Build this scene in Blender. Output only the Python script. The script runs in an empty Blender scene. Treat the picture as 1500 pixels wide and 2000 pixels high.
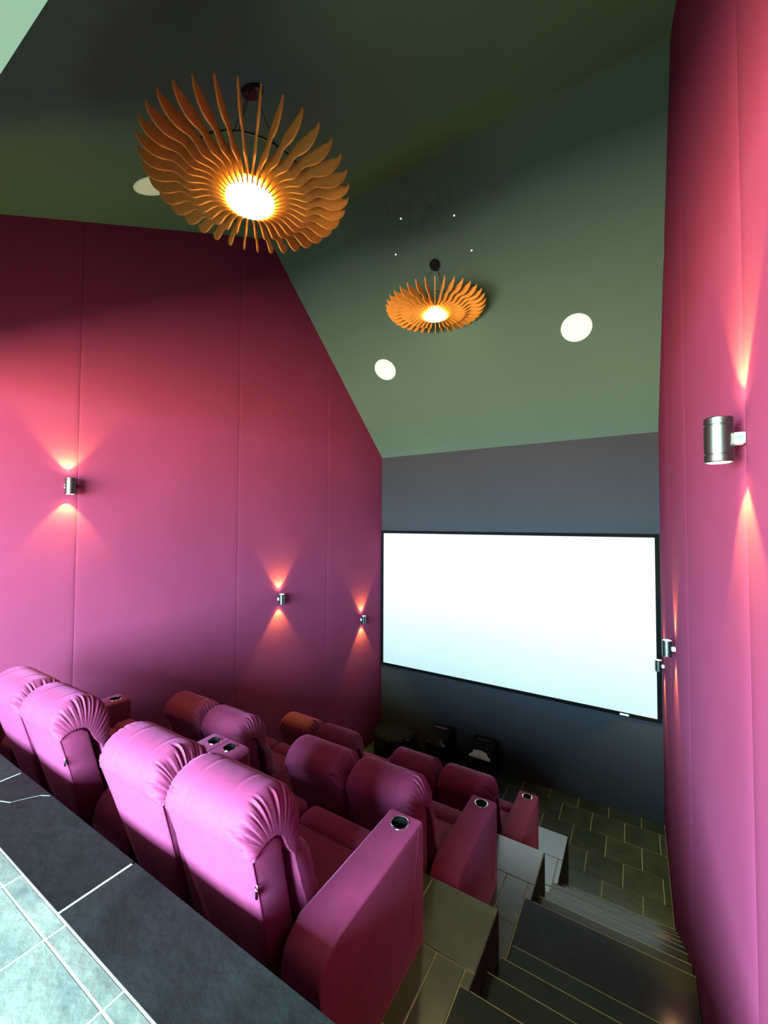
import bpy, bmesh, math, random
from mathutils import Vector, Matrix, noise

# ------------------------------------------------------------------ camera, world, light, exposure
sc = bpy.context.scene
col = sc.collection
ZO = 4.024                                   # camera height above the lowest floor
F_PX, YAW, PITCH, ROLL = 802.23, 0.548934, 0.030258, 0.003783
cam = bpy.data.cameras.new('camera')
cam.sensor_fit = 'HORIZONTAL'; cam.sensor_width = 36.0
cam.lens = F_PX / 1500 * 36.0
cam.clip_start = 0.02; cam.clip_end = 100
cam_o = bpy.data.objects.new('camera', cam); col.objects.link(cam_o)
_F = Vector((-math.sin(YAW)*math.cos(PITCH), math.cos(YAW)*math.cos(PITCH), math.sin(PITCH)))
_R = Vector((math.cos(YAW), math.sin(YAW), 0)); _U = _R.cross(_F)
R2 = _R*math.cos(ROLL) + _U*math.sin(ROLL); U2 = -_R*math.sin(ROLL) + _U*math.cos(ROLL)
cam_o.matrix_world = Matrix(((R2.x, U2.x, -_F.x, 0), (R2.y, U2.y, -_F.y, 0), (R2.z, U2.z, -_F.z, ZO), (0, 0, 0, 1)))
sc.camera = cam_o

world = bpy.data.worlds.new('world'); sc.world = world; world.use_nodes = True
nt = world.node_tree; nt.nodes.clear()
w_out = nt.nodes.new('ShaderNodeOutputWorld'); w_bg = nt.nodes.new('ShaderNodeBackground')
w_tc = nt.nodes.new('ShaderNodeTexCoord'); w_sep = nt.nodes.new('ShaderNodeSeparateXYZ')
w_map = nt.nodes.new('ShaderNodeMapRange'); w_ramp = nt.nodes.new('ShaderNodeValToRGB')
w_map.inputs['From Min'].default_value = -0.35; w_map.inputs['From Max'].default_value = 0.35
SKY, GROUND = (0.72, 1.22, 1.42, 1), (0.95, 0.72, 0.48, 1)       # pale blue sky over warm sunlit paving
w_ramp.color_ramp.elements[0].position = 0.24; w_ramp.color_ramp.elements[0].color = GROUND
w_ramp.color_ramp.elements[1].position = 0.58; w_ramp.color_ramp.elements[1].color = SKY
nt.links.new(w_tc.outputs['Generated'], w_sep.inputs[0]); nt.links.new(w_sep.outputs['Z'], w_map.inputs['Value'])
nt.links.new(w_map.outputs[0], w_ramp.inputs[0]); nt.links.new(w_ramp.outputs[0], w_bg.inputs['Color'])
w_bg.inputs['Strength'].default_value = 134.0
nt.links.new(w_bg.outputs[0], w_out.inputs[0])

BACK_Y = -2.9                                # glazed opening in the back wall of the hall
WIN = (-3.60, 0.08, ZO-1.36, ZO+0.88)          # x0, x1, z0, z1
pl = bpy.data.lights.new('window_portal', 'AREA'); pl.shape = 'RECTANGLE'
pl.size = WIN[1]-WIN[0]; pl.size_y = WIN[3]-WIN[2]; pl.cycles.is_portal = True
po = bpy.data.objects.new('window_portal', pl); col.objects.link(po)
po.location = ((WIN[0]+WIN[1])/2, BACK_Y-0.16, (WIN[2]+WIN[3])/2); po.rotation_euler = (math.pi/2, 0, 0)

sc.view_settings.view_transform = 'Standard'; sc.view_settings.look = 'None'
sc.view_settings.exposure = 0.0; sc.view_settings.gamma = 1.0; sc.view_settings.use_curve_mapping = False
cy = sc.cycles
cy.use_denoising = True; cy.max_bounces = 6; cy.diffuse_bounces = 1; cy.glossy_bounces = 3
cy.sample_clamp_indirect = 4.0; cy.caustics_reflective = False; cy.caustics_refractive = False
cy.use_adaptive_sampling = True; cy.adaptive_threshold = 0.01

# ------------------------------------------------------------------ measures (z above the lowest floor)
XL, XR, YF = -4.206, 0.286, 6.80
LAND, P1, P2, P3 = ZO-1.400, ZO-2.169, ZO-2.756, ZO-3.499
LAND_Y, P1_Y, P2_Y, P3_Y = 0.953, 2.380, 3.741, 5.118       # front edges
PX = -0.686                                                 # right edge of the platforms
RIDGE_Y, RIDGE_Z = 3.852, ZO+3.880
def ceil_z(y):
    return RIDGE_Z - 0.534*(RIDGE_Y-y) if y < RIDGE_Y else RIDGE_Z - 0.876*(y-RIDGE_Y)
HEAD_Y, HALL_Z = 0.292, ZO+0.95

# ------------------------------------------------------------------ materials
def mat(name, color, rough=0.6, metal=0.0, sheen=0.0, sheen_tint=None, noise_scale=None, noise_amt=0.0, bump=0.0, bump_scale=60,
        emit=None, emit_str=0.0, coat=0.0, coat_rough=0.15, rnd=0.0, spec=0.5, dark=None, dark_scale=3.0, bump_detail=4.0):
    m = bpy.data.materials.new(name); m.use_nodes = True
    t = m.node_tree; b = t.nodes['Principled BSDF']
    b.inputs['Base Color'].default_value = (*color, 1); b.inputs['Roughness'].default_value = rough
    b.inputs['Metallic'].default_value = metal; b.inputs['Specular IOR Level'].default_value = spec
    if sheen:
        b.inputs['Sheen Weight'].default_value = sheen; b.inputs['Sheen Roughness'].default_value = 0.35
        b.inputs['Sheen Tint'].default_value = (*(sheen_tint or color), 1)
    if coat:
        b.inputs['Coat Weight'].default_value = coat; b.inputs['Coat Roughness'].default_value = coat_rough; b.inputs['Coat IOR'].default_value = 1.8
    if emit:
        b.inputs['Emission Color'].default_value = (*emit, 1); b.inputs['Emission Strength'].default_value = emit_str
    tc = t.nodes.new('ShaderNodeTexCoord'); vec = tc.outputs['Object']
    if rnd or dark or noise_amt:
        src = None
        if rnd:
            oi = t.nodes.new('ShaderNodeObjectInfo')
            add = t.nodes.new('ShaderNodeVectorMath'); add.operation = 'ADD'
            sc_ = t.nodes.new('ShaderNodeVectorMath'); sc_.operation = 'SCALE'; sc_.inputs['Scale'].default_value = 1.0
            cmb = t.nodes.new('ShaderNodeCombineXYZ'); mul = t.nodes.new('ShaderNodeMath'); mul.operation = 'MULTIPLY'; mul.inputs[1].default_value = 37.0
            t.links.new(oi.outputs['Random'], mul.inputs[0])
            for k in range(3): t.links.new(mul.outputs[0], cmb.inputs[k])
            t.links.new(vec, add.inputs[0]); t.links.new(cmb.outputs[0], add.inputs[1]); vec = add.outputs[0]
        nz = t.nodes.new('ShaderNodeTexNoise'); nz.inputs['Scale'].default_value = dark_scale if dark else (noise_scale or 5)
        nz.inputs['Detail'].default_value = 8; nz.inputs['Roughness'].default_value = 0.62
        t.links.new(vec, nz.inputs['Vector'])
        rp = t.nodes.new('ShaderNodeValToRGB'); rp.color_ramp.elements[0].position = 0.34; rp.color_ramp.elements[1].position = 0.68
        lo = dark or tuple(c*(1-noise_amt) for c in color)
        rp.color_ramp.elements[0].color = (*lo, 1); rp.color_ramp.elements[1].color = (*color, 1)
        t.links.new(nz.outputs['Fac'], rp.inputs[0]); out = rp.outputs[0]
        if rnd:
            hs = t.nodes.new('ShaderNodeHueSaturation'); mr = t.nodes.new('ShaderNodeMapRange')
            mr.inputs['To Min'].default_value = 1-rnd; mr.inputs['To Max'].default_value = 1+rnd
            t.links.new(oi.outputs['Random'], mr.inputs['Value']); t.links.new(mr.outputs[0], hs.inputs['Value'])
            t.links.new(out, hs.inputs['Color']); out = hs.outputs[0]
        t.links.new(out, b.inputs['Base Color'])
    if bump:
        n2 = t.nodes.new('ShaderNodeTexNoise'); n2.inputs['Scale'].default_value = bump_scale; n2.inputs['Detail'].default_value = bump_detail
        bp = t.nodes.new('ShaderNodeBump'); bp.inputs['Strength'].default_value = bump; bp.inputs['Distance'].default_value = 0.01
        t.links.new(vec, n2.inputs['Vector']); t.links.new(n2.outputs['Fac'], bp.inputs['Height']); t.links.new(bp.outputs[0], b.inputs['Normal'])
    return m

M = {}
M['wall'] = mat('wine_wall_fabric', (0.185, 0.031, 0.074), 1.0, noise_scale=1.3, noise_amt=0.10, bump=0.05, bump_scale=180, spec=0.02)
M['velvet'] = mat('magenta_velvet', (0.165, 0.0185, 0.064), 0.75, sheen=0.35, sheen_tint=(0.9, 0.25, 0.6), noise_scale=9, noise_amt=0.22, bump=0.10, bump_scale=22, spec=0.2)
M['piping'] = mat('dark_piping', (0.16, 0.012, 0.06), 0.8, spec=0.2)
M['ceiling'] = mat('grey_green_paint', (0.056, 0.104, 0.094), 0.9, noise_scale=0.8, noise_amt=0.08, spec=0.1)
M['front'] = mat('charcoal_paint', (0.021, 0.024, 0.031), 0.8, noise_scale=1.1, noise_amt=0.12, spec=0.2)
M['hall_ceiling'] = mat('mint_bounce_paint', (0.045, 0.10, 0.092), 0.9, spec=0.1)  # white ceiling; greenish bounce off the landing tiles is put into its colour
M['hall_wall'] = mat('hall_wall_paint', (0.10, 0.10, 0.10), 0.9, spec=0.1)
M['slate'] = mat('grey_green_slate', (0.032, 0.042, 0.040), 0.36, dark=(0.014, 0.019, 0.018), dark_scale=5, bump=0.35, bump_scale=14, rnd=0.22, bump_detail=8)
M['plat_tile'] = mat('pale_grey_slate', (0.065, 0.074, 0.056), 0.28, dark=(0.038, 0.043, 0.032), dark_scale=3.5, bump=0.08, bump_scale=9, rnd=0.18, bump_detail=8, coat=0.8, coat_rough=0.2)
M['dark_slate'] = mat('black_slate', (0.0095, 0.0105, 0.0105), 0.6, dark=(0.004, 0.0045, 0.0045), dark_scale=3, bump=0.4, bump_scale=20, rnd=0.15, bump_detail=8, spec=0.12)
M['tread'] = mat('black_stair_slate', (0.013, 0.015, 0.016), 0.5, dark=(0.003, 0.004, 0.004), dark_scale=4, bump=0.22, bump_scale=24, rnd=0.15, bump_detail=8, coat=0.5, coat_rough=0.14, spec=0.1)
M['light_tile'] = mat('light_stone', (0.150, 0.158, 0.128), 0.5, dark=(0.065, 0.084, 0.072), dark_scale=6, bump=0.5, bump_scale=16, rnd=0.10, bump_detail=8)
M['grout'] = mat('pale_grout', (0.34, 0.37, 0.29), 0.9, noise_scale=30, noise_amt=0.3, spec=0.1)
M['white_grout'] = mat('white_grout', (0.30, 0.32, 0.28), 0.9, noise_scale=30, noise_amt=0.2, spec=0.1)
M['plinth'] = mat('black_plinth', (0.018, 0.017, 0.019), 0.7, noise_scale=9, noise_amt=0.5, spec=0.2)
M['black'] = mat('black_plastic', (0.010, 0.010, 0.011), 0.35)
M['black_cloth'] = mat('black_cloth', (0.005, 0.005, 0.006), 0.85, bump=0.3, bump_scale=25, spec=0.1)
M['gloss_black'] = mat('gloss_black', (0.006, 0.007, 0.008), 0.08)
M['chrome'] = mat('chrome', (0.85, 0.86, 0.86), 0.12, metal=1.0)
M['nickel'] = mat('brushed_gunmetal', (0.12, 0.16, 0.135), 0.32, metal=1.0, bump=0.02, bump_scale=200)
M['bracket'] = mat('pale_bracket', (0.78, 0.88, 0.83), 0.4)
M['lens'] = mat('lamp_lens', (0.9, 0.9, 0.85), 0.3, emit=(1.0, 0.90, 0.72), emit_str=6.0)
M['felt'] = mat('orange_felt', (0.68, 0.28, 0.05), 0.85, noise_scale=40, noise_amt=0.25, sheen=0.2, bump=0.1, bump_scale=250, spec=0.1)
M['diffuser'] = mat('lamp_diffuser', (0.95, 0.93, 0.85), 0.5, emit=(1.0, 0.86, 0.55), emit_str=24.0)
M['glow_band'] = mat('lamp_side_band', (0.95, 0.85, 0.5), 0.5, emit=(1.0, 0.62, 0.14), emit_str=70.0)
M['cable'] = mat('black_cable', (0.012, 0.012, 0.012), 0.5)
M['white_grille'] = mat('white_speaker_grille', (0.62, 0.80, 0.85), 0.7, bump=0.05, bump_scale=400)
M['star'] = mat('star_light', (1, 1, 1), 0.4, emit=(0.9, 1.0, 1.0), emit_str=2.0)
M['badge'] = mat('glowing_badge', (0.85, 0.92, 0.95), 0.4, emit=(0.85, 0.95, 1.0), emit_str=0.35)  # plain plate, no lamp; a faint glow is added to whiten it
M['cone'] = mat('grey_speaker_cone', (0.42, 0.52, 0.46), 0.45)
# the lit screen: near white picture, paler blue towards its foot
ms = bpy.data.materials.new('lit_screen'); ms.use_nodes = True; t = ms.node_tree; b = t.nodes['Principled BSDF']
b.inputs['Base Color'].default_value = (0.17, 0.17, 0.17, 1); b.inputs['Roughness'].default_value = 0.9
tc = t.nodes.new('ShaderNodeTexCoord'); sp = t.nodes.new('ShaderNodeSeparateXYZ'); rp = t.nodes.new('ShaderNodeValToRGB'); nz = t.nodes.new('ShaderNodeTexNoise')
nz.inputs['Scale'].default_value = 1.2; nz.inputs['Detail'].default_value = 2
mx = t.nodes.new('ShaderNodeMath'); mx.operation = 'MULTIPLY_ADD'; mx.inputs[1].default_value = 0.5
t.links.new(tc.outputs['Generated'], sp.inputs[0]); t.links.new(tc.outputs['Generated'], nz.inputs['Vector'])
t.links.new(nz.outputs['Fac'], mx.inputs[0]); t.links.new(sp.outputs['Z'], mx.inputs[2]); t.links.new(mx.outputs[0], rp.inputs[0])
rp.color_ramp.elements[0].position = 0.2; rp.color_ramp.elements[0].color = (0.62, 0.96, 0.93, 1)
rp.color_ramp.elements[1].position = 0.75; rp.color_ramp.elements[1].color = (0.93, 1.0, 0.98, 1)
t.links.new(rp.outputs[0], b.inputs['Emission Color']); b.inputs['Emission Strength'].default_value = 0.70
M['screen'] = ms
M['frame'] = mat('matt_black_frame', (0.004, 0.004, 0.004), 0.9, spec=0.03)

# ------------------------------------------------------------------ helpers
def link(name, me, m, parent=None, loc=None):
    o = bpy.data.objects.new(name, me); col.objects.link(o)
    if m is not None and len(me.materials) == 0: me.materials.append(m)
    if parent: o.parent = parent
    if loc: o.location = loc
    return o
def obj(name, bm, m, parent=None, smooth=True, loc=None, angle=35):
    bmesh.ops.recalc_face_normals(bm, faces=bm.faces)
    me = bpy.data.meshes.new(name); bm.to_mesh(me); bm.free()
    if smooth:
        me.polygons.foreach_set('use_smooth', [True]*len(me.polygons))
        me.set_sharp_from_angle(angle=math.radians(angle))
    return link(name, me, m, parent, loc)
def tag(o, label=None, cat=None, group=None, kind=None):
    if label: o['label'] = label
    if cat: o['category'] = cat
    if group: o['group'] = group
    if kind: o['kind'] = kind
    return o
def thing(name, loc, label, cat, group=None, rot=(0, 0, 0)):
    o = bpy.data.objects.new(name, None); col.objects.link(o); o.empty_display_size = 0.1
    o.location = loc; o.rotation_euler = rot
    return tag(o, label, cat, group)
def add_box(bm, x0, x1, y0, y1, z0, z1, bev=0.0, seg=2):
    r = bmesh.ops.create_cube(bm, size=1.0); vs = r['verts']
    for v in vs: v.co = Vector(((x0+x1)/2+v.co.x*(x1-x0), (y0+y1)/2+v.co.y*(y1-y0), (z0+z1)/2+v.co.z*(z1-z0)))
    if bev:
        es = list({e for v in vs for e in v.link_edges})
        bmesh.ops.bevel(bm, geom=es, offset=bev, segments=seg, affect='EDGES', profile=0.5)
    return bm
def box(*a, **k): return add_box(bmesh.new(), *a, **k)
def add_prism(bm, poly, axis, a, b, bev=0.0, seg=2):
    """poly: 2-D outline in the two other axes (in x,y,z order), extruded along axis from a to b"""
    def P(u, v, w): return {'x': (w, u, v), 'y': (u, w, v), 'z': (u, v, w)}[axis]
    A = [bm.verts.new(P(u, v, a)) for u, v in poly]; B = [bm.verts.new(P(u, v, b)) for u, v in poly]
    n = len(poly); fs = [bm.faces.new(A), bm.faces.new(B[::-1])]
    for i in range(n): fs.append(bm.faces.new((A[i], B[i], B[(i+1) % n], A[(i+1) % n])))
    if bev:
        es = list({e for f in fs[:2] for e in f.edges})
        bmesh.ops.bevel(bm, geom=es, offset=bev, segments=seg, affect='EDGES', profile=0.5)
    return bm
def prism(*a, **k): return add_prism(bmesh.new(), *a, **k)
def add_lathe(bm, prof, n=32, c=(0, 0, 0), axis='z'):
    rings = []
    for r, z in prof:
        if r < 1e-6: rings.append([bm.verts.new((c[0], c[1], c[2]+z))]); continue
        rings.append([bm.verts.new((c[0]+r*math.cos(2*math.pi*i/n), c[1]+r*math.sin(2*math.pi*i/n), c[2]+z)) for i in range(n)])
    for A, B in zip(rings, rings[1:]):
        for i in range(n):
            j = (i+1) % n
            if len(A) == 1 and len(B) == 1: continue
            if len(A) == 1: bm.faces.new((A[0], B[i], B[j]))
            elif len(B) == 1: bm.faces.new((A[i], A[j], B[0]))
            else: bm.faces.new((A[i], A[j], B[j], B[i]))
    return bm
def lathe(*a, **k): return add_lathe(bmesh.new(), *a, **k)
def add_tube(bm, pts, r, n=8, closed=False):
    pts = [Vector(p) for p in pts]; rings = []; N = len(pts)
    for i, p in enumerate(pts):
        d = (pts[(i+1) % N]-pts[i-1]) if closed else (pts[min(i+1, N-1)]-pts[max(i-1, 0)])
        d.normalize(); up = Vector((0, 0, 1)) if abs(d.z) < 0.9 else Vector((1, 0, 0))
        s = d.cross(up).normalized(); u = s.cross(d)
        rings.append([bm.verts.new(p+s*r*math.cos(2*math.pi*k/n)+u*r*math.sin(2*math.pi*k/n)) for k in range(n)])
    for i in range(N if closed else N-1):
        A, B = rings[i], rings[(i+1) % N]
        for k in range(n): bm.faces.new((A[k], A[(k+1) % n], B[(k+1) % n], B[k]))
    if not closed: bm.faces.new(rings[0][::-1]); bm.faces.new(rings[-1])
    return bm
def tube(*a, **k): return add_tube(bmesh.new(), *a, **k)
def resample(pts, n):
    """smooth (Catmull-Rom) resampling of a 2-D polyline to n points of equal spacing"""
    P = [Vector((*p, 0)) for p in pts]; fine = []
    for i in range(len(P)-1):
        p0, p1, p2, p3 = P[max(i-1, 0)], P[i], P[i+1], P[min(i+2, len(P)-1)]
        for k in range(24):
            u = k/24
            fine.append(0.5*((2*p1)+(p2-p0)*u+(2*p0-5*p1+4*p2-p3)*u*u+(3*p1-p0-3*p2+p3)*u**3))
    fine.append(P[-1]); L = [0]
    for a, b_ in zip(fine, fine[1:]): L.append(L[-1]+(b_-a).length)
    out = []; j = 0
    for i in range(n):
        s = L[-1]*i/(n-1)
        while j < len(L)-2 and L[j+1] < s: j += 1
        u = 0 if L[j+1] == L[j] else (s-L[j])/(L[j+1]-L[j])
        out.append(fine[j].lerp(fine[j+1], min(1, u)))
    return [(p.x, p.y) for p in out], L[-1]
def struct(name, bm, m, parent=None, smooth=False, loc=None):
    o = obj(name, bm, m, parent, smooth, loc)
    if not parent: o['kind'] = 'structure'
    return o
def copy_tree(o, parent=None):
    c = o.copy(); col.objects.link(c)
    if parent: c.parent = parent
    for ch in list(o.children): copy_tree(ch, c)
    return c
def carve(o, cutters):
    """cut round sockets into a mesh object (cutters: list of (x, y, z_top, r, depth))"""
    bm = bmesh.new()
    for x, y, z, r, d in cutters: add_lathe(bm, [(0, -d), (r, -d), (r, 0.05), (0, 0.05)], 32, (x, y, z))
    bmesh.ops.recalc_face_normals(bm, faces=bm.faces)
    me = bpy.data.meshes.new('cut'); bm.to_mesh(me); bm.free()
    co = bpy.data.objects.new('cut', me); col.objects.link(co)
    md = o.modifiers.new('cut', 'BOOLEAN'); md.operation = 'DIFFERENCE'; md.object = co; md.solver = 'EXACT'
    bpy.context.view_layer.update()
    dg = bpy.context.evaluated_depsgraph_get()
    nm = bpy.data.meshes.new_from_object(o.evaluated_get(dg), depsgraph=dg)
    o.modifiers.clear(); nm.name = o.data.name; o.data = nm
    nm.polygons.foreach_set('use_smooth', [True]*len(nm.polygons)); nm.set_sharp_from_angle(angle=math.radians(35))
    bpy.data.objects.remove(co); bpy.data.meshes.remove(me)

# ------------------------------------------------------------------ room shell
PT = 0.034                                   # thickness of the padded wall panels
T = 0.15
BY = BACK_Y
def wall_poly(y0, y1, z0=0.0):
    ys = [y for y in (RIDGE_Y,) if y0 < y < y1]
    return [(y0, z0), (y1, z0), (y1, ceil_z(y1))] + [(y, ceil_z(y)) for y in ys] + [(y0, ceil_z(y0))]
wl = struct('wall_left', prism([(BY, -0.1), (YF, -0.1), (YF, ceil_z(YF)), (RIDGE_Y, RIDGE_Z), (HEAD_Y, ceil_z(HEAD_Y)), (BY, ceil_z(HEAD_Y))], 'x', XL-T-PT, XL-PT), M['wall'])
wr = struct('wall_right', prism([(BY, -0.1), (YF, -0.1), (YF, ceil_z(YF)), (RIDGE_Y, RIDGE_Z), (HEAD_Y, ceil_z(HEAD_Y)), (BY, ceil_z(HEAD_Y))], 'x', XR+PT, XR+PT+T), M['wall'])
def panel(y0, y1, xf, sgn, parent, puff, edge, base=0.0, top=None, far_edge=None):
    """padded fabric panel on a side wall; front surface at x=xf, facing sgn; rounded back by puff over edge at its borders"""
    bm = bmesh.new(); n = 26; far_edge = far_edge or edge
    us = sorted(set([0, 1] + [i/n for i in range(n+1)] + [0.004, 0.996, 0.012, 0.988]))
    if y0 < RIDGE_Y < y1: us = sorted(us + [(RIDGE_Y-y0)/(y1-y0)])
    rows = []
    for u in us:
        y = y0+(y1-y0)*u; d0 = u*(y1-y0); d1 = (1-u)*(y1-y0)
        f = 0
        if d0 < edge: f = max(f, (1-d0/edge)**2.2)
        if d1 < far_edge: f = max(f, (1-d1/far_edge)**2.2)
        zt = (top(y) if top else ceil_z(y)); x = xf - sgn*puff*f
        rows.append([bm.verts.new((x, y, base)), bm.verts.new((x, y, zt)), bm.verts.new((xf-sgn*PT, y, zt)), bm.verts.new((xf-sgn*PT, y, base))])
    for A, B in zip(rows, rows[1:]):
        for k in range(4): bm.faces.new((A[k], A[(k+1) % 4], B[(k+1) % 4], B[k]))
    bm.faces.new(rows[0]); bm.faces.new(rows[-1][::-1])
    return obj('panel', bm, M['wall'], parent, True, angle=50)
hall_top = lambda y: HALL_Z
for y0, y1 in ((-2.9, -1.79), (-1.79, -0.055), (-0.055, 1.678), (1.678, 3.404), (3.404, 5.146), (5.146, YF)):
    g = 0.0015
    if y0 == -0.055:
        panel(y0+g, HEAD_Y, XL, 1, wl, 0.0018, 0.02, top=hall_top); panel(HEAD_Y, y1-g, XL, 1, wl, 0.0018, 0.02)
    else: panel(y0+g, y1-g, XL, 1, wl, 0.0018, 0.02, top=hall_top if y1 < HEAD_Y else None)
for y0, y1 in ((-2.9, -1.77), (-1.77, -0.06), (-0.06, 1.65), (1.65, 3.36), (3.36, 5.07), (5.07, YF)):
    g = 0.0015
    if y0 == -0.06:
        panel(y0+g, HEAD_Y, XR, -1, wr, 0.006, 0.05, top=hall_top); panel(HEAD_Y, y1-g, XR, -1, wr, 0.006, 0.10)
    else: panel(y0+g, y1-g, XR, -1, wr, 0.006, 0.10, top=hall_top if y1 < HEAD_Y else None)
struct('wall_front', box(XL-T, XR+T, YF, YF+T, -0.1, ceil_z(YF)), M['front'])
ce = bmesh.new(); cp = [(HEAD_Y-T, ceil_z(HEAD_Y-T)), (RIDGE_Y, RIDGE_Z), (YF+T, ceil_z(YF+T))]
add_prism(ce, cp + [(y, z+0.16) for y, z in cp[::-1]], 'x', XL-T-PT, XR+T+PT)
struct('ceiling', ce, M['ceiling'])
struct('wall_header', box(XL-PT, XR+PT, HEAD_Y-T, HEAD_Y, HALL_Z+0.061, ceil_z(HEAD_Y)-0.02), M['ceiling'])
struct('ceiling', box(XL-PT, XR+PT, BY-T, HEAD_Y, HALL_Z, HALL_Z+0.06), M['hall_ceiling'])
# back wall of the hall with its wide glazed opening
wb = bmesh.new()
add_box(wb, XL-PT, WIN[0], BY-T, BY, 0, HALL_Z); add_box(wb, WIN[1], XR+PT, BY-T, BY, 0, HALL_Z)
add_box(wb, WIN[0], WIN[1], BY-T, BY, 0, WIN[2]); add_box(wb, WIN[0], WIN[1], BY-T, BY, WIN[3], HALL_Z)
struct('wall_back', wb, M['hall_wall'])
wf = bmesh.new()
for x0, x1, z0, z1 in ((WIN[0], WIN[0]+.05, WIN[2], WIN[3]), (WIN[1]-.05, WIN[1], WIN[2], WIN[3]), (WIN[0]+.05, WIN[1]-.05, WIN[2], WIN[2]+.05), (WIN[0]+.05, WIN[1]-.05, WIN[3]-.05, WIN[3])):
    add_box(wf, x0, x1, BY-0.11, BY-0.05, z0, z1)
struct('window_1', wf, M['bracket'])

# ------------------------------------------------------------------ tiled floors, platforms, stair
tile_cache = {}
def tile(parent, x0, x1, y0, y1, z, m, th=0.022, gap=0.0035, name='tile', bev=0.002):
    w, d = x1-x0-2*gap, y1-y0-2*gap
    if w < 0.015 or d < 0.015: return
    key = (round(w, 3), round(d, 3), m.name, th)
    if key not in tile_cache:
        bm = box(-w/2, w/2, -d/2, d/2, -th, 0, bev=bev, seg=1)
        bmesh.ops.recalc_face_normals(bm, faces=bm.faces)
        me = bpy.data.meshes.new(name); bm.to_mesh(me); bm.free(); me.materials.append(m); tile_cache[key] = me
    o = bpy.data.objects.new(name, tile_cache[key]); col.objects.link(o)
    o.parent = parent; o.location = ((x0+x1)/2, (y0+y1)/2, z+(random.uniform(-0.0012, 0.0012) if z < LAND-0.001 else random.uniform(-0.0003, 0.0004)))
    return o
random.seed(5)
def tile_field(parent, rows, z, x0, x1, pitch, offs, m, gap=0.0035, right_lim=None):
    for (ya, yb), off in zip(rows, offs):
        xr = right_lim(ya, yb) if right_lim else x1
        k = math.floor((x0-off)/pitch); a = off+k*pitch
        while a < xr-0.01:
            tile(parent, max(a, x0), min(a+pitch, xr), ya, yb, z, m, gap=gap); a += pitch

fl = struct('floor', box(XL-T, XR+T, P3_Y-0.3, YF, -0.10, -0.006), M['grout'])
struct('floor', box(XL-T, XR+T, BY-T, P3_Y-0.3, -0.10, -0.006), M['plinth'])
tile_field(fl, [(4.875, 5.0), (5.0, 5.388), (5.388, 5.77), (5.77, 6.158), (6.158, 6.548), (6.548, YF)], 0.0, XL, XR, 0.388, [-0.17, 0.02, -0.17, 0.02, -0.17, 0.02], M['slate'])

def platform(y0, y1, z, nose, rows, offs):
    s = struct('seating_platform', box(XL, PX, y0, y1, 0, z-0.006), M['plinth'])
    # the visible top carries grout and tiles
    obj('grout_bed', box(XL, PX-0.004, y0, y1-0.004, z-0.0059, z-0.005), M['grout'], s, False)
    tile_field(s, rows, z, XL, PX, 0.4, offs, M['plat_tile'], right_lim=lambda a, b: PX if a > nose else PX-0.049)
    yb = [b for a, b in rows if a < nose < b][0]
    tile(s, PX-0.049, PX, nose, yb, z, M['plat_tile'])
    return s
platform(LAND_Y, P1_Y, P1, 1.9, [(1.19, 1.585), (1.585, 1.983), (1.983, P1_Y)], [-1.087, -0.887, -1.087])
platform(P1_Y, P2_Y, P2, 3.21, [(2.57, 2.965), (2.965, 3.36), (3.36, P2_Y)], [-1.087, -0.9, -1.09])
platform(P2_Y, P3_Y, P3, 4.39, [(3.94, 4.335), (4.335, 4.727), (4.727, P3_Y)], [-1.087, -0.887, -1.087])
# upper landing: light stone with a dark slate edge course
la = struct('landing', box(XL, XR, BY, LAND_Y, 0, LAND-0.006), M['plinth'])
obj('grout_bed', box(XL, XR, BY, LAND_Y-0.012, LAND-0.0059, LAND-0.0008), M['white_grout'], la, False)
a = -2.955-1.169
while a < XR:
    tile(la, max(a, XL), min(a+1.169, XR), 0.683, LAND_Y+0.004, LAND, M['dark_slate'], gap=0.004, name='edge_slab'); a += 1.1695
a = -2.097-0.386*8
while a < XR:
    tile(la, max(a, XL), min(a+0.386, XR), 0.622, 0.683, LAND, M['light_tile'], gap=0.0022); a += 0.386
yy = 0.622
for r in range(8):
    a = -1.713-0.386*9 + (0.19 if r % 2 else 0)
    while a < XR:
        tile(la, max(a, XL), min(a+0.386, XR), yy-0.42, yy, LAND, M['light_tile'], gap=0.0022); a += 0.386
    if yy-0.42 < BY+0.3: break
    yy -= 0.42
cr = bmesh.new(); prev = None
CRACK = [(-2.902, 0.72), (-2.745, 0.795), (-2.687, 0.818), (-2.672, 0.849), (-2.648, 0.887), (-2.624, 0.921), (-2.581, 0.943)]
for (x, y) in CRACK:
    a, b_ = cr.verts.new((x, y-0.0035, LAND+0.0014)), cr.verts.new((x+0.001, y+0.0035, LAND+0.0014))
    if prev: cr.faces.new((prev[0], a, b_, prev[1]))
    prev = (a, b_)
obj('crack_filler', cr, M['white_grout'], la, False)
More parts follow.
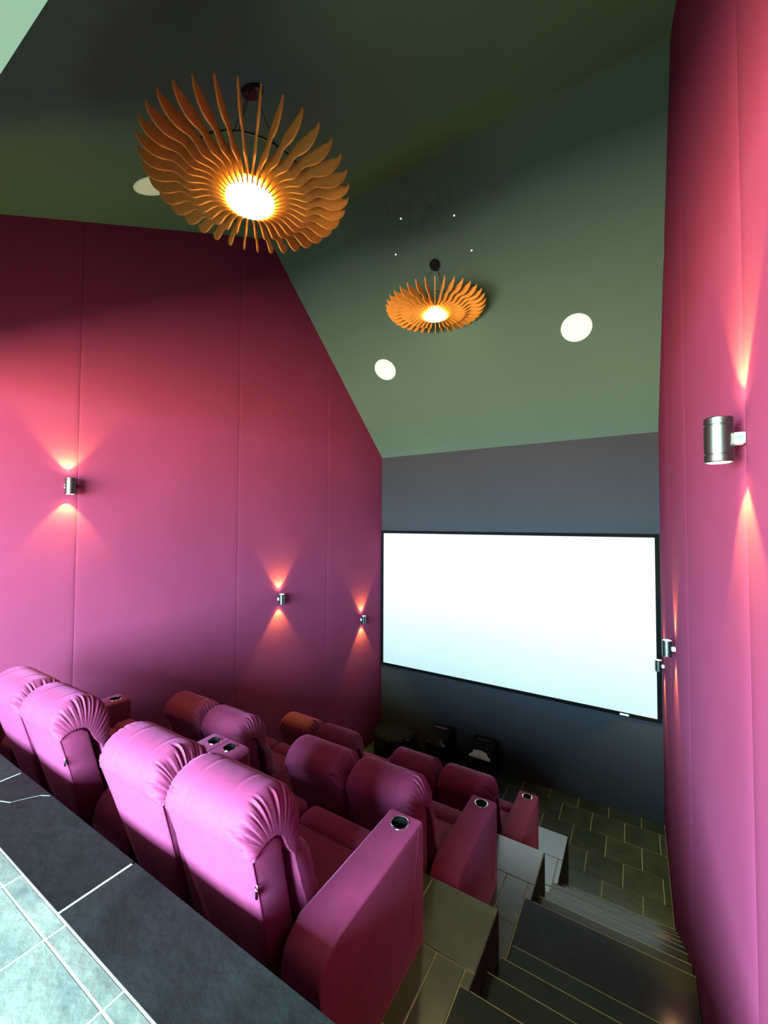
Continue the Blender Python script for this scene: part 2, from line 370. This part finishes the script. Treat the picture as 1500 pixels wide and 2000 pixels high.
# stair down the right-hand side: five flights' worth of noses (y of nose, z of tread)
noses = [(1.06, LAND-0.154), (1.165, LAND-0.308), (1.27, LAND-0.461), (1.375, LAND-0.615), (1.90, P1),
         (2.160, P1-0.147), (2.414, P1-0.294), (2.667, P1-0.441), (3.212, P2),
         (3.462, P2-0.149), (3.712, P2-0.297), (3.94, P2-0.446), (4.165, P2-0.595), (4.39, P3), (4.64, P3-0.175), (4.89, P3-0.35)]
core = [(LAND_Y, 0)]
yp = LAND_Y
for y, z in noses:
    core += [(yp, z-0.03), (y-0.018, z-0.03)]; yp = y-0.018
core += [(yp, 0)]
st = struct('stair', prism(core, 'x', PX+0.001, XR), M['plinth'])
yp = LAND_Y; zp = LAND
for y, z in noses:
    x0 = PX-0.047 if z in (P1, P2, P3) else PX+0.002
    if x0 < PX: tile(st, x0, XR, yp-0.018, y, z, M['tread'], th=0.03, gap=0.0015, name='tread', bev=0.003)
    else: tile(st, x0, XR, yp-0.016, y, z, M['tread'], th=0.03, gap=0.0015, name='tread', bev=0.003)
    # pale worn nosing edge
    obj('nosing', box(PX+0.004, XR-0.003, y-0.003, y+0.001, z-0.004, z+0.0012), M['grout'], st, False)
    yp = y

# ------------------------------------------------------------------ projection screen
S0, S1 = ZO-2.680, ZO-0.119
FY = YF-0.035; FB = 0.05
t_ = thing('projection_screen', ((XL+XR)/2, YF, S0), 'wide white lit screen in a thin black frame on the front wall', 'screen')
def wx(x): return x-(XL+XR)/2
x0, x1, h = wx(XL+0.012), wx(XR-0.012), S1-S0
fb = bmesh.new()
for a in ((x0, x1, 0, FB), (x0, x1, h-FB, h), (x0, x0+FB, FB, h-FB), (x1-FB, x1, FB, h-FB)):
    add_box(fb, a[0], a[1], -0.045, -0.001, a[2], a[3], bev=0.003, seg=1)
obj('frame', fb, M['frame'], t_, False)
obj('screen_surface', box(x0+FB, x1-FB, -0.030, -0.022, FB, h-FB), M['screen'], t_, False)
bx = wx(-0.165)
obj('badge', box(bx-0.055, bx+0.055, -0.049, -0.045, 0.012, 0.036, bev=0.002, seg=1), M['badge'], t_, False)

# ------------------------------------------------------------------ recliners
def puffy(prof, core, w, r, seed, nx=90, ns=170, grooves=16, depth=0.012, seams=(), flat=False, sag=0.004, reach=(0.05, 0.15)):
    """stuffed cushion: outer profile (y,z) drawn along x, gathered onto the core line at both ends with puckers"""
    rnd = random.Random(seed)
    O, L = resample(prof, ns); C, _ = resample(core, ns)
    gs = {}
    for side in (-1, 1):
        gs[side] = [((i+0.5+rnd.uniform(-.38, .38))/grooves*L, rnd.uniform(0.004, 0.0075), rnd.uniform(*reach), depth*rnd.uniform(0.5, 1.15)*(1.0 if side > 0 else 0.35), rnd.uniform(-0.10, 0.10)) for i in range(grooves)]
    # denser columns near the ends
    xs = []
    for i in range(nx+1):
        u = -1+2*i/nx; xs.append(math.copysign(1-(1-abs(u))**1.55, u)*w/2)
    bm = bmesh.new(); grid = []
    for x in xs:
        d = w/2-abs(x); side = 1 if x > 0 else -1
        tt = max(0.0, 1-d/r); k = math.sqrt(max(0.0, 1-tt*tt))
        ring = []
        for i in range(ns):
            oy, oz = O[i]; cy_, cz = C[i]; s = i/(ns-1)*L
            a, c = O[max(i-1, 0)], O[min(i+1, ns-1)]
            nv = Vector((-(c[1]-a[1]), c[0]-a[0])); nv.normalize()
            disp = 0
            for sg, wd, reach_, dp, lean in gs[side]:
                if d < reach_:
                    f = 1-d/reach_; f = f*f*(3-2*f)
                    e = (s-sg-lean*d)/wd
                    if abs(e) < 3: disp -= dp*f*math.exp(-e*e)
                    e2 = (s-sg-lean*d-2.0*wd)/wd
                    if abs(e2) < 3: disp += 0.45*dp*f*math.exp(-e2*e2)
            for sx in seams:
                e = (x-sx)/0.006
                if abs(e) < 3: disp -= 0.004*math.exp(-e*e)
            disp += sag*noise.noise(Vector((x*6+seed, s*5, seed*1.7))) * min(1, 2*d/r)
            edge = min(1.0, s/0.04, (L-s)/0.04)
            disp *= edge if edge > 0 else 0
            y = cy_+(oy-cy_)*k+nv.x*disp*max(k, 0.25); z = cz+(oz-cz)*k+nv.y*disp*max(k, 0.25)
            ring.append(bm.verts.new((x, y, z)))
        for i in range(ns-1, -1, -6):                       # inner face
            if i in (0, ns-1): continue
            ring.append(bm.verts.new((x*0.999, *C[i])))
        grid.append(ring)
    n = len(grid[0])
    for A, B in zip(grid, grid[1:]):
        for i in range(n): bm.faces.new((A[i], A[(i+1) % n], B[(i+1) % n], B[i]))
    return bm

SW = 0.553                                   # module width of one seat
def backrest_bm():
    prof = [(0.0, 0.985), (0.045, 0.995), (0.115, 0.985), (0.150, 0.955), (0.40, 0.10), (0.262, 0.10)]
    bm = bmesh.new(); hw = SW/2-0.008
    add_prism(bm, prof, 'x', -hw, hw, bev=0.014, seg=2)
    bmesh.ops.subdivide_edges(bm, edges=[e for e in bm.edges if e.calc_length() > 0.25], cuts=6, use_grid_fill=True)
    for v in bm.verts:
        k = max(0, 0.98-v.co.z); v.co.x *= 1-0.28*min(1, k/0.6)
        v.co.y -= 0.012*math.cos(v.co.x/hw*1.4)*(1 if v.co.y < 0.3*(0.98-v.co.z)+0.03 else 0)*min(1, k*4)
    return bm
HEAD_PROF = [(0.0, 0.965), (-0.022, 1.01), (-0.018, 1.065), (0.015, 1.115), (0.075, 1.145), (0.145, 1.147), (0.215, 1.118), (0.262, 1.06), (0.283, 0.985), (0.282, 0.90), (0.262, 0.842)]
HEAD_CORE = [(0.006, 0.968), (0.045, 0.995), (0.10, 1.0), (0.145, 0.975), (0.185, 0.90), (0.225, 0.845)]
LUM_PROF = [(0.235, 0.875), (0.290, 0.865), (0.345, 0.80), (0.375, 0.715), (0.385, 0.675), (0.372, 0.655), (0.392, 0.635), (0.415, 0.575), (0.415, 0.505), (0.395, 0.465)]
LUM_CORE = [(0.215, 0.87), (0.235, 0.80), (0.265, 0.70), (0.285, 0.64), (0.305, 0.57), (0.325, 0.47)]
head_me = []
def recliner():
    r = thing('recliner', (0, 0, 0), None, 'recliner', 'recliners in the three rows')
    bm = bmesh.new(); add_box(bm, -SW/2+0.006, SW/2-0.006, 0.33, 0.93, 0.0, 0.30, bev=0.02)
    obj('base', bm, M['velvet'], r)
    br = obj('backrest', backrest_bm(), M['velvet'], r)
    hw = SW/2-0.012
    pts = []
    for s in (-1, 1):
        q = [(s*hw*(1-0.28*min(1, max(0, 0.98-z)/0.6)), 0.30*(0.98-z)+0.004, z) for z in [0.985-0.085*i for i in range(11)]]
        pts.append(q)
    pb = bmesh.new()
    for q in pts: add_tube(pb, q, 0.0035, 6)
    add_tube(pb, [(x, 0.0035-0.006*(1-(x/hw)**2), 0.972) for x in [(-1+2*i/8)*hw for i in range(9)]], 0.0035, 6)
    obj('piping', pb, M['piping'], br)
    obj('head_cushion', puffy(HEAD_PROF, HEAD_CORE, SW-0.004, 0.085, 1, seams=(0.10, -0.11), depth=0.028, grooves=21), M['velvet'], r)
    obj('lumbar_cushion', puffy(LUM_PROF, LUM_CORE, SW-0.02, 0.06, 4, nx=56, ns=80, grooves=13, depth=0.008, reach=(0.04, 0.09)), M['velvet'], r)
    sb = box(-SW/2+0.008, SW/2-0.008, 0.33, 0.80, 0.29, 0.455, bev=0.045, seg=4)
    obj('seat_cushion', sb, M['velvet'], r)
    fb_ = box(-SW/2+0.008, SW/2-0.008, 0.785, 0.955, 0.18, 0.47, bev=0.05, seg=4)
    obj('footrest', fb_, M['velvet'], r)
    return r
proto = recliner()
hc = [c for c in proto.children if c.name.startswith('head_cushion')][0]
head_meshes = [hc.data]
for sd in (11, 23):
    o = obj('head_cushion', puffy(HEAD_PROF, HEAD_CORE, SW-0.004, 0.085, sd, seams=(0.11, -0.09), depth=0.028, grooves=21), M['velvet'])
    head_meshes.append(o.data); bpy.data.objects.remove(o)

def arm_profile(y0, y1, h, rear):
    pts = [(y0+0.05, 0.0)]
    pts += [(y0+0.02, h-0.30), (y0+0.005, h-0.16)]
    for i in range(7):
        a = math.pi-math.pi/2*i/6
        pts.append((y0+rear+rear*math.cos(a), h-rear+rear*math.sin(a)))
    pts += [(y1-0.02, h), (y1, h-0.02), (y1, 0.0)]
    return pts
AH = 0.62
def cup(parent, x, y, z):
    c = obj('cup_holder', lathe([(0.0, -0.062), (0.030, -0.060), (0.040, -0.052), (0.0425, -0.02), (0.0425, 0.001), (0.046, 0.001), (0.046, -0.064), (0.0, -0.066)], 36), M['gloss_black'], parent, loc=(x, y, z))
    obj('rim', lathe([(0.0415, -0.004), (0.0425, 0.003), (0.046, 0.0045), (0.050, 0.003), (0.051, 0.0005), (0.046, -0.002)], 36), M['chrome'], c)
def armrest():
    r = thing('armrest', (0, 0, 0), None, 'armrest', 'end armrests of the recliner rows')
    b_ = obj('body', prism(arm_profile(0.13, 0.965, AH, 0.11), 'x', -0.098, 0.098, bev=0.016, seg=3), M['velvet'], r)
    carve(b_, [(0, 0.875, AH, 0.0455, 0.075)])
    sm = bmesh.new()
    for s in (-1, 1): add_tube(sm, [(s*0.0985, 0.90, AH-0.02), (s*0.0985, 0.865, 0.42), (s*0.0985, 0.83, 0.12)], 0.002, 6)
    obj('seam', sm, M['piping'], b_)
    cup(r, 0, 0.875, AH)
    return r
def console():
    r = thing('console', (0, 0, 0), None, 'console', 'double consoles in the middle of the rows')
    b_ = obj('body', prism(arm_profile(0.16, 0.975, AH, 0.13), 'x', -0.2, 0.2, bev=0.035, seg=4), M['velvet'], r)
    carve(b_, [(-0.083, 0.885, AH, 0.0455, 0.075), (0.083, 0.885, AH, 0.0455, 0.075)])
    obj('seam', tube([(0, 0.20, AH-0.04), (0, 0.27, AH+0.001), (0, 0.60, AH+0.001), (0, 0.955, AH+0.001)], 0.003, 6), M['piping'], b_)
    cup(r, -0.083, 0.885, AH); cup(r, 0.083, 0.885, AH)
    return r
arm0, con0 = armrest(), console()
def gusset(gx):
    bm = bmesh.new()
    A = [(gx, 0.045, 0.88), (gx+0.068, 0.178, 0.42), (gx+0.05, 0.225, 0.28), (gx-0.05, 0.225, 0.28), (gx-0.055, 0.178, 0.42)]
    f = [bm.verts.new(p) for p in A]; b_ = [bm.verts.new((x, y+0.07, z)) for x, y, z in A]
    bm.faces.new(f); bm.faces.new(b_[::-1])
    for i in range(5): bm.faces.new((f[i], f[(i+1) % 5], b_[(i+1) % 5], b_[i]))
    return bm
SEAT_X = [-1.4425, -2.0025, -2.9975, -3.5575]
ARM_X = [-1.064, -3.943]; CON_X = -2.5
ROWS = [(1.03, P1, 'back', 0.0), (2.262, P2, 'middle', 0.03), (3.715, P3, 'front', 0.05)]
POS = ['next to the aisle armrest', 'stair side of the console', 'wall side of the console', 'nearest the left wall']
used = {'s': False, 'a': False, 'c': False}
def take(kind, p):
    if not used[kind]: used[kind] = True; return p
    return copy_tree(p)
look = {'back': 'bright pink velvet recliner in the back row,', 'middle': 'dark magenta velvet recliner in the middle row,', 'front': 'dark red velvet recliner in the front row,'}
n_ = 0
base_seats = []
for ri, (y, z, nm, dx) in enumerate(ROWS):
    for si, x in enumerate(SEAT_X):
        o = take('s', proto) if ri == 0 and si == 0 else copy_tree(proto)
        o.location = (x+dx, y, z); o['label'] = look[nm]+' '+POS[si]
        for c in o.children:
            if c.name.startswith('head_cushion'): c.data = head_meshes[(ri*2+si) % 3]
        base_seats.append((ri, si, o))
for ri, (y, z, nm, dx) in enumerate(ROWS):
    for k, x in enumerate(ARM_X):
        o = take('a', arm0); o.location = (x+dx, y, z)
        o['label'] = '%s-row velvet end armrest with a cup holder, %s' % (nm, 'on the stair side' if k == 0 else 'beside the left wall')
    o = take('c', con0); o.location = (CON_X+dx, y, z)
    o['label'] = 'velvet console with two cup holders between the seat pairs of the %s row' % nm
# fabric gusset between the two backs of each pair
for ri, si, o in base_seats:
    if si in (0, 2):
        gx = -SW/2
        obj('gusset', gusset(gx), M['velvet'], o)
# metal zip pulls on the bare right-hand corners of the back row
for ri, si, o in base_seats:
    if ri == 0 and si in (0, 2):
        zb = bmesh.new(); hx = (SW/2-0.012)*(1-0.28*0.14/0.6)
        add_tube(zb, [(hx+0.004+0.006*math.cos(a), 0.04, 0.845+0.010*math.sin(a)) for a in [i*math.pi/6 for i in range(12)]], 0.0022, 6, closed=True)
        add_box(zb, hx-0.001, hx+0.010, 0.036, 0.044, 0.805, 0.838, bev=0.002, seg=1)
        z_ = obj('zip_pull', zb, M['chrome'], o); z_['label'] = 'small bright metal zip pull'

# ------------------------------------------------------------------ pendant lamps
FIN_BOT = [(.150, 0.004), (.18, .016), (.22, .034), (.26, .040), (.30, .032), (.335, .022), (.36, .024), (.395, .046), (.42, .058), (.45, .054), (.49, .045), (.53, .046), (.565, .060), (.592, .084), (.608, .110), (.615, .140)]
FIN_TOP = [(.603, .143), (.598, .128), (.56, .131), (.50, .130), (.44, .128), (.40, .118), (.36, .100), (.32, .098), (.28, .106), (.24, .108), (.20, .098), (.150, .080)]
fin_me = None
def pendant(loc, canopy_z, slope, label):
    global fin_me
    t = thing('pendant_lamp', loc, label, 'lamp', 'sunburst pendant lamps')
    pl_ = bpy.data.lights.new('lamp_light', 'POINT'); pl_.energy = 9.0; pl_.color = (1.0, 0.70, 0.25); pl_.shadow_soft_size = 0.03  # added light below the disc, no real bulb, brightens the fin edges
    po_ = bpy.data.objects.new('lamp_light', pl_); col.objects.link(po_); po_.parent = t; po_.location = (0, 0, -0.05)
    if fin_me is None:
        b1, _ = resample(FIN_BOT, 26); bm = bmesh.new(); th = 0.0045
        lo = b1[:-1]+[FIN_BOT[-1]]; up, _ = resample(FIN_TOP[1:], 20); hi = [FIN_TOP[0]]+up
        poly = [(r, z) for r, z in lo+hi]
        add_prism(bm, poly, 'y', -th, th)
        bmesh.ops.triangulate(bm, faces=[f for f in bm.faces if len(f.verts) > 4])
        fo = obj('fin', bm, M['felt'], None, True, angle=40); fin_me = fo.data; bpy.data.objects.remove(fo)
    for i in range(36):
        f = link('fin', fin_me, None, t); f.rotation_euler = (0, 0, math.radians(10*i+4))
    obj('diffuser', lathe([(0, -0.004), (0.10, -0.003), (0.138, 0.0), (0.142, 0.006), (0.0, 0.008)], 48), M['diffuser'], t)
    obj('glow_band', lathe([(0.140, 0.007), (0.143, 0.010), (0.143, 0.055), (0.138, 0.058)], 48), M['glow_band'], t)
    obj('housing', lathe([(0.0, 0.060), (0.15, 0.060), (0.152, 0.085), (0.14, 0.098), (0.05, 0.105), (0.0, 0.105)], 40), M['felt'], t)
    obj('hoop', tube([(0.36*math.cos(a), 0.36*math.sin(a), 0.112) for a in [i*math.pi/24 for i in range(48)]], 0.006, 8, closed=True), M['cable'], t)
    cz = canopy_z-loc[2]
    cn = obj('canopy', lathe([(0.0, -0.03), (0.055, -0.03), (0.066, -0.022), (0.068, 0.0), (0.0, 0.0)], 32), M['gloss_black'], t, loc=(0, 0, cz))
    cn.rotation_euler = (math.atan(slope), 0, 0)
    for k in range(3):
        a = math.radians(120*k+70)
        obj('cable', tube([(0.03*math.cos(a), 0.03*math.sin(a), cz-0.03), (0.36*math.cos(a), 0.36*math.sin(a), 0.114)], 0.0025, 6), M['cable'], t)
    return t
LAMP_X = -2.02
pendant((LAMP_X, 1.692, ZO+1.995), ceil_z(1.692), 0.534, 'large near sunburst pendant of orange fins round a white disc, under the dark ceiling')
pendant((LAMP_X-0.06, 4.597, ZO+2.570), ceil_z(4.597), -0.876, 'far small-looking sunburst pendant of orange fins, under the green ceiling slope above the screen')

# ------------------------------------------------------------------ round white ceiling speakers, star lights
def on_ceiling(name, x, y, bm_parts, label, cat, group):
    s = 0.534 if y < RIDGE_Y else -0.876
    t = thing(name, (x, y, ceil_z(y)), label, cat, group, rot=(math.atan(s), 0, 0))
    for n, bm, m in bm_parts: obj(n, bm, m, t)
    return t
for x, y, lb in ((-3.345, 5.489, 'round white ceiling speaker on the green slope, left one next to the wine wall'),
                 (-0.590, 5.500, 'round white ceiling speaker on the green slope, right one beyond the far pendant'),
                 (-3.361, 1.847, 'round white ceiling speaker on the dark slope, half behind the near pendant')):
    on_ceiling('ceiling_speaker', x, y, [('grille', lathe([(0, -0.010), (0.150, -0.010), (0.166, -0.008), (0.168, -0.003)], 48), M['white_grille']),
               ('trim_ring', lathe([(0.168, -0.003), (0.170, -0.009), (0.176, -0.008), (0.178, 0.0)], 48), M['white_grille'])], lb, 'speaker', 'ceiling speakers')
star_lb = ['tiny white star light on the ceiling, the highest left one above the far pendant', 'tiny white star light on the ceiling, the highest right one above the far pendant',
           'tiny white star light on the ceiling left of the black pendant canopy', 'tiny white star light on the ceiling right of the black pendant canopy',
           'tiny white star light just over the left fins of the far pendant', 'tiny white star light just over the right fins of the far pendant']
for (x, y), lb in zip([(-2.321, 4.152), (-1.706, 4.287), (-2.532, 4.400), (-1.608, 4.587), (-2.257, 4.750), (-1.912, 4.784)], star_lb):
    on_ceiling('star_light', x, y, [('lens', lathe([(0, -0.008), (0.005, -0.007), (0.008, -0.003), (0.009, 0.0)], 12), M['star'])], lb, 'light', 'star lights in the ceiling')

# ------------------------------------------------------------------ up-and-down wall lights
SPOT, SPILL = 66.0, 15.0
def sconce(side, y, z, label):
    s = 1 if side == 'left' else -1
    wx_ = XL if side == 'left' else XR
    t = thing('wall_light', (wx_, y, z), label, 'lamp', 'cylinder wall lights on the wine walls')
    cx = s*0.062; R, H = 0.037, 0.070
    obj('body', lathe([(0.030, -H+0.006), (0.034, -H), (R, -H+0.003), (R, -H+0.022), (R-0.0015, -H+0.0235), (R-0.0015, -H+0.026), (R, -H+0.0275), (R, H-0.0275), (R-0.0015, H-0.026), (R-0.0015, H-0.0235), (R, H-0.022), (R, H-0.003), (0.034, H), (0.030, H-0.006)], 40), M['nickel'], t, loc=(cx, 0, 0))
    for k in (-1, 1):
        obj('lens', lathe([(0, k*(H+0.001)), (0.028, k*(H+0.0005)), (0.0325, k*(H-0.002)), (0.0325, k*(H-0.006))], 32), M['lens'], t, loc=(cx, 0, 0))
        li = bpy.data.lights.new('lamp_light', 'SPOT'); li.energy = SPOT; li.color = (1.0, 0.86, 0.10); li.spot_size = math.radians(84); li.spot_blend = 0.45; li.shadow_soft_size = 0.006
        lo = bpy.data.objects.new('lamp_light', li); col.objects.link(lo); lo.parent = t; lo.location = (cx, 0, k*(H+0.006))
        lo.rotation_euler = (math.pi if k > 0 else 0, 0, 0)
        l2 = bpy.data.lights.new('bulb_spill', 'SPOT'); l2.energy = SPILL if k > 0 else SPILL*0.35; l2.color = (1.0, 0.56, 0.26); l2.spot_size = math.radians(150); l2.spot_blend = 1.0; l2.shadow_soft_size = 0.02
        lo2 = bpy.data.objects.new('bulb_spill', l2); col.objects.link(lo2); lo2.parent = t; lo2.location = (cx, 0, k*(H+0.006)); lo2.rotation_euler = lo.rotation_euler
    b_ = box(-0.011, 0.011, -0.021, 0.021, -0.017, 0.017, bev=0.002, seg=1)
    bk = obj('bracket', b_, M['bracket'], t, False, loc=(s*0.0145, 0, 0)); bk.scale = (1.25, 1, 1)
    sc_ = obj('screw', lathe([(0, -0.003), (0.006, -0.003), (0.007, -0.001), (0.007, 0.001), (0, 0.001)], 14), M['nickel'], bk, loc=(0.0, -0.0215, 0.002)); sc_.rotation_euler = (-math.pi/2, 0, 0)
    return t
sconce('left', 1.60, ZO+0.320, 'grey metal up and down wall light nearest the camera on the left wine wall')
sconce('left', 4.10, ZO-1.030, 'grey metal up and down wall light on the left wine wall, middle of its three')
sconce('left', 6.10, ZO-1.700, 'small grey metal up and down wall light on the left wall close to the screen')
sconce('right', 1.625, ZO+0.265, 'large-looking gunmetal cylinder wall light with pale bracket on the right pink wall')
sconce('right', 4.40, ZO-1.075, 'gunmetal cylinder wall light on the right wall beside the screen edge, nearer one')
sconce('right', 6.20, ZO-1.745, 'gunmetal cylinder wall light on the right wall overlapping the screen frame, farthest')

# ------------------------------------------------------------------ black speakers and drum in front of the screen
def floor_speaker(x, y, label, cover):
    t = thing('floor_speaker', (x, y, 0), label, 'speaker', 'black floor speakers below the screen')
    w, d, h_ = 0.40, 0.36, 0.55
    prof = [(-d/2, 0.0), (d/2, 0.0), (d/2, h_)] + [(-0.02, h_), (-0.09, h_-0.012), (-0.14, h_-0.045), (-0.17, h_-0.10), (-d/2, h_-0.18)]
    bd = obj('cabinet', prism(prof, 'x', -w/2, w/2, bev=0.02, seg=3), M['black_cloth'], t)
    obj('top_strip', box(-0.11, 0.11, 0.05, 0.10, h_+0.0005, h_+0.012, bev=0.003, seg=1), M['chrome' if cover else 'nickel'], t, False)
    bm = bmesh.new()
    n = 20
    A = [bm.verts.new((-0.15+0.30*i/n, -0.152-0.020*math.sin(math.pi*i/n), h_-0.10+0.050*math.sin(math.pi*i/n))) for i in range(n+1)]
    B = [bm.verts.new((-0.17+0.34*i/n, -0.190-0.010*math.sin(math.pi*i/n), h_-0.165+0.012*math.sin(math.pi*i/n))) for i in range(n+1)]
    C_ = [bm.verts.new((-0.17+0.34*i/n, -0.17, h_-0.20)) for i in range(n+1)]
    for i in range(n):
        bm.faces.new((A[i], A[i+1], B[i+1], B[i])); bm.faces.new((B[i], B[i+1], C_[i+1], C_[i]))
    obj('driver_lip', bm, M['cone'] if not cover else M['black'], t)
    return t
floor_speaker(-2.12, 6.53, 'black floor speaker with a pale curved lip, under the middle of the screen', False)
floor_speaker(-2.87, 6.53, 'black floor speaker with a shiny strip on top, beside the black drum', True)
t = thing('drum_stool', (-3.62, 6.32, 0), 'round black drum-shaped stool on the tiles in the far left corner', 'stool')
obj('body', lathe([(0, 0.0), (0.35, 0.0), (0.37, 0.03), (0.37, 0.40), (0.35, 0.43)], 48), M['black_cloth'], t)
obj('top', lathe([(0.355, 0.425), (0.34, 0.445), (0.30, 0.452), (0.0, 0.455)], 48), M['black_cloth'], t)
obj('edge_band', lathe([(0.350, 0.430), (0.366, 0.432), (0.372, 0.424), (0.370, 0.412)], 48), M['gloss_black'], t)
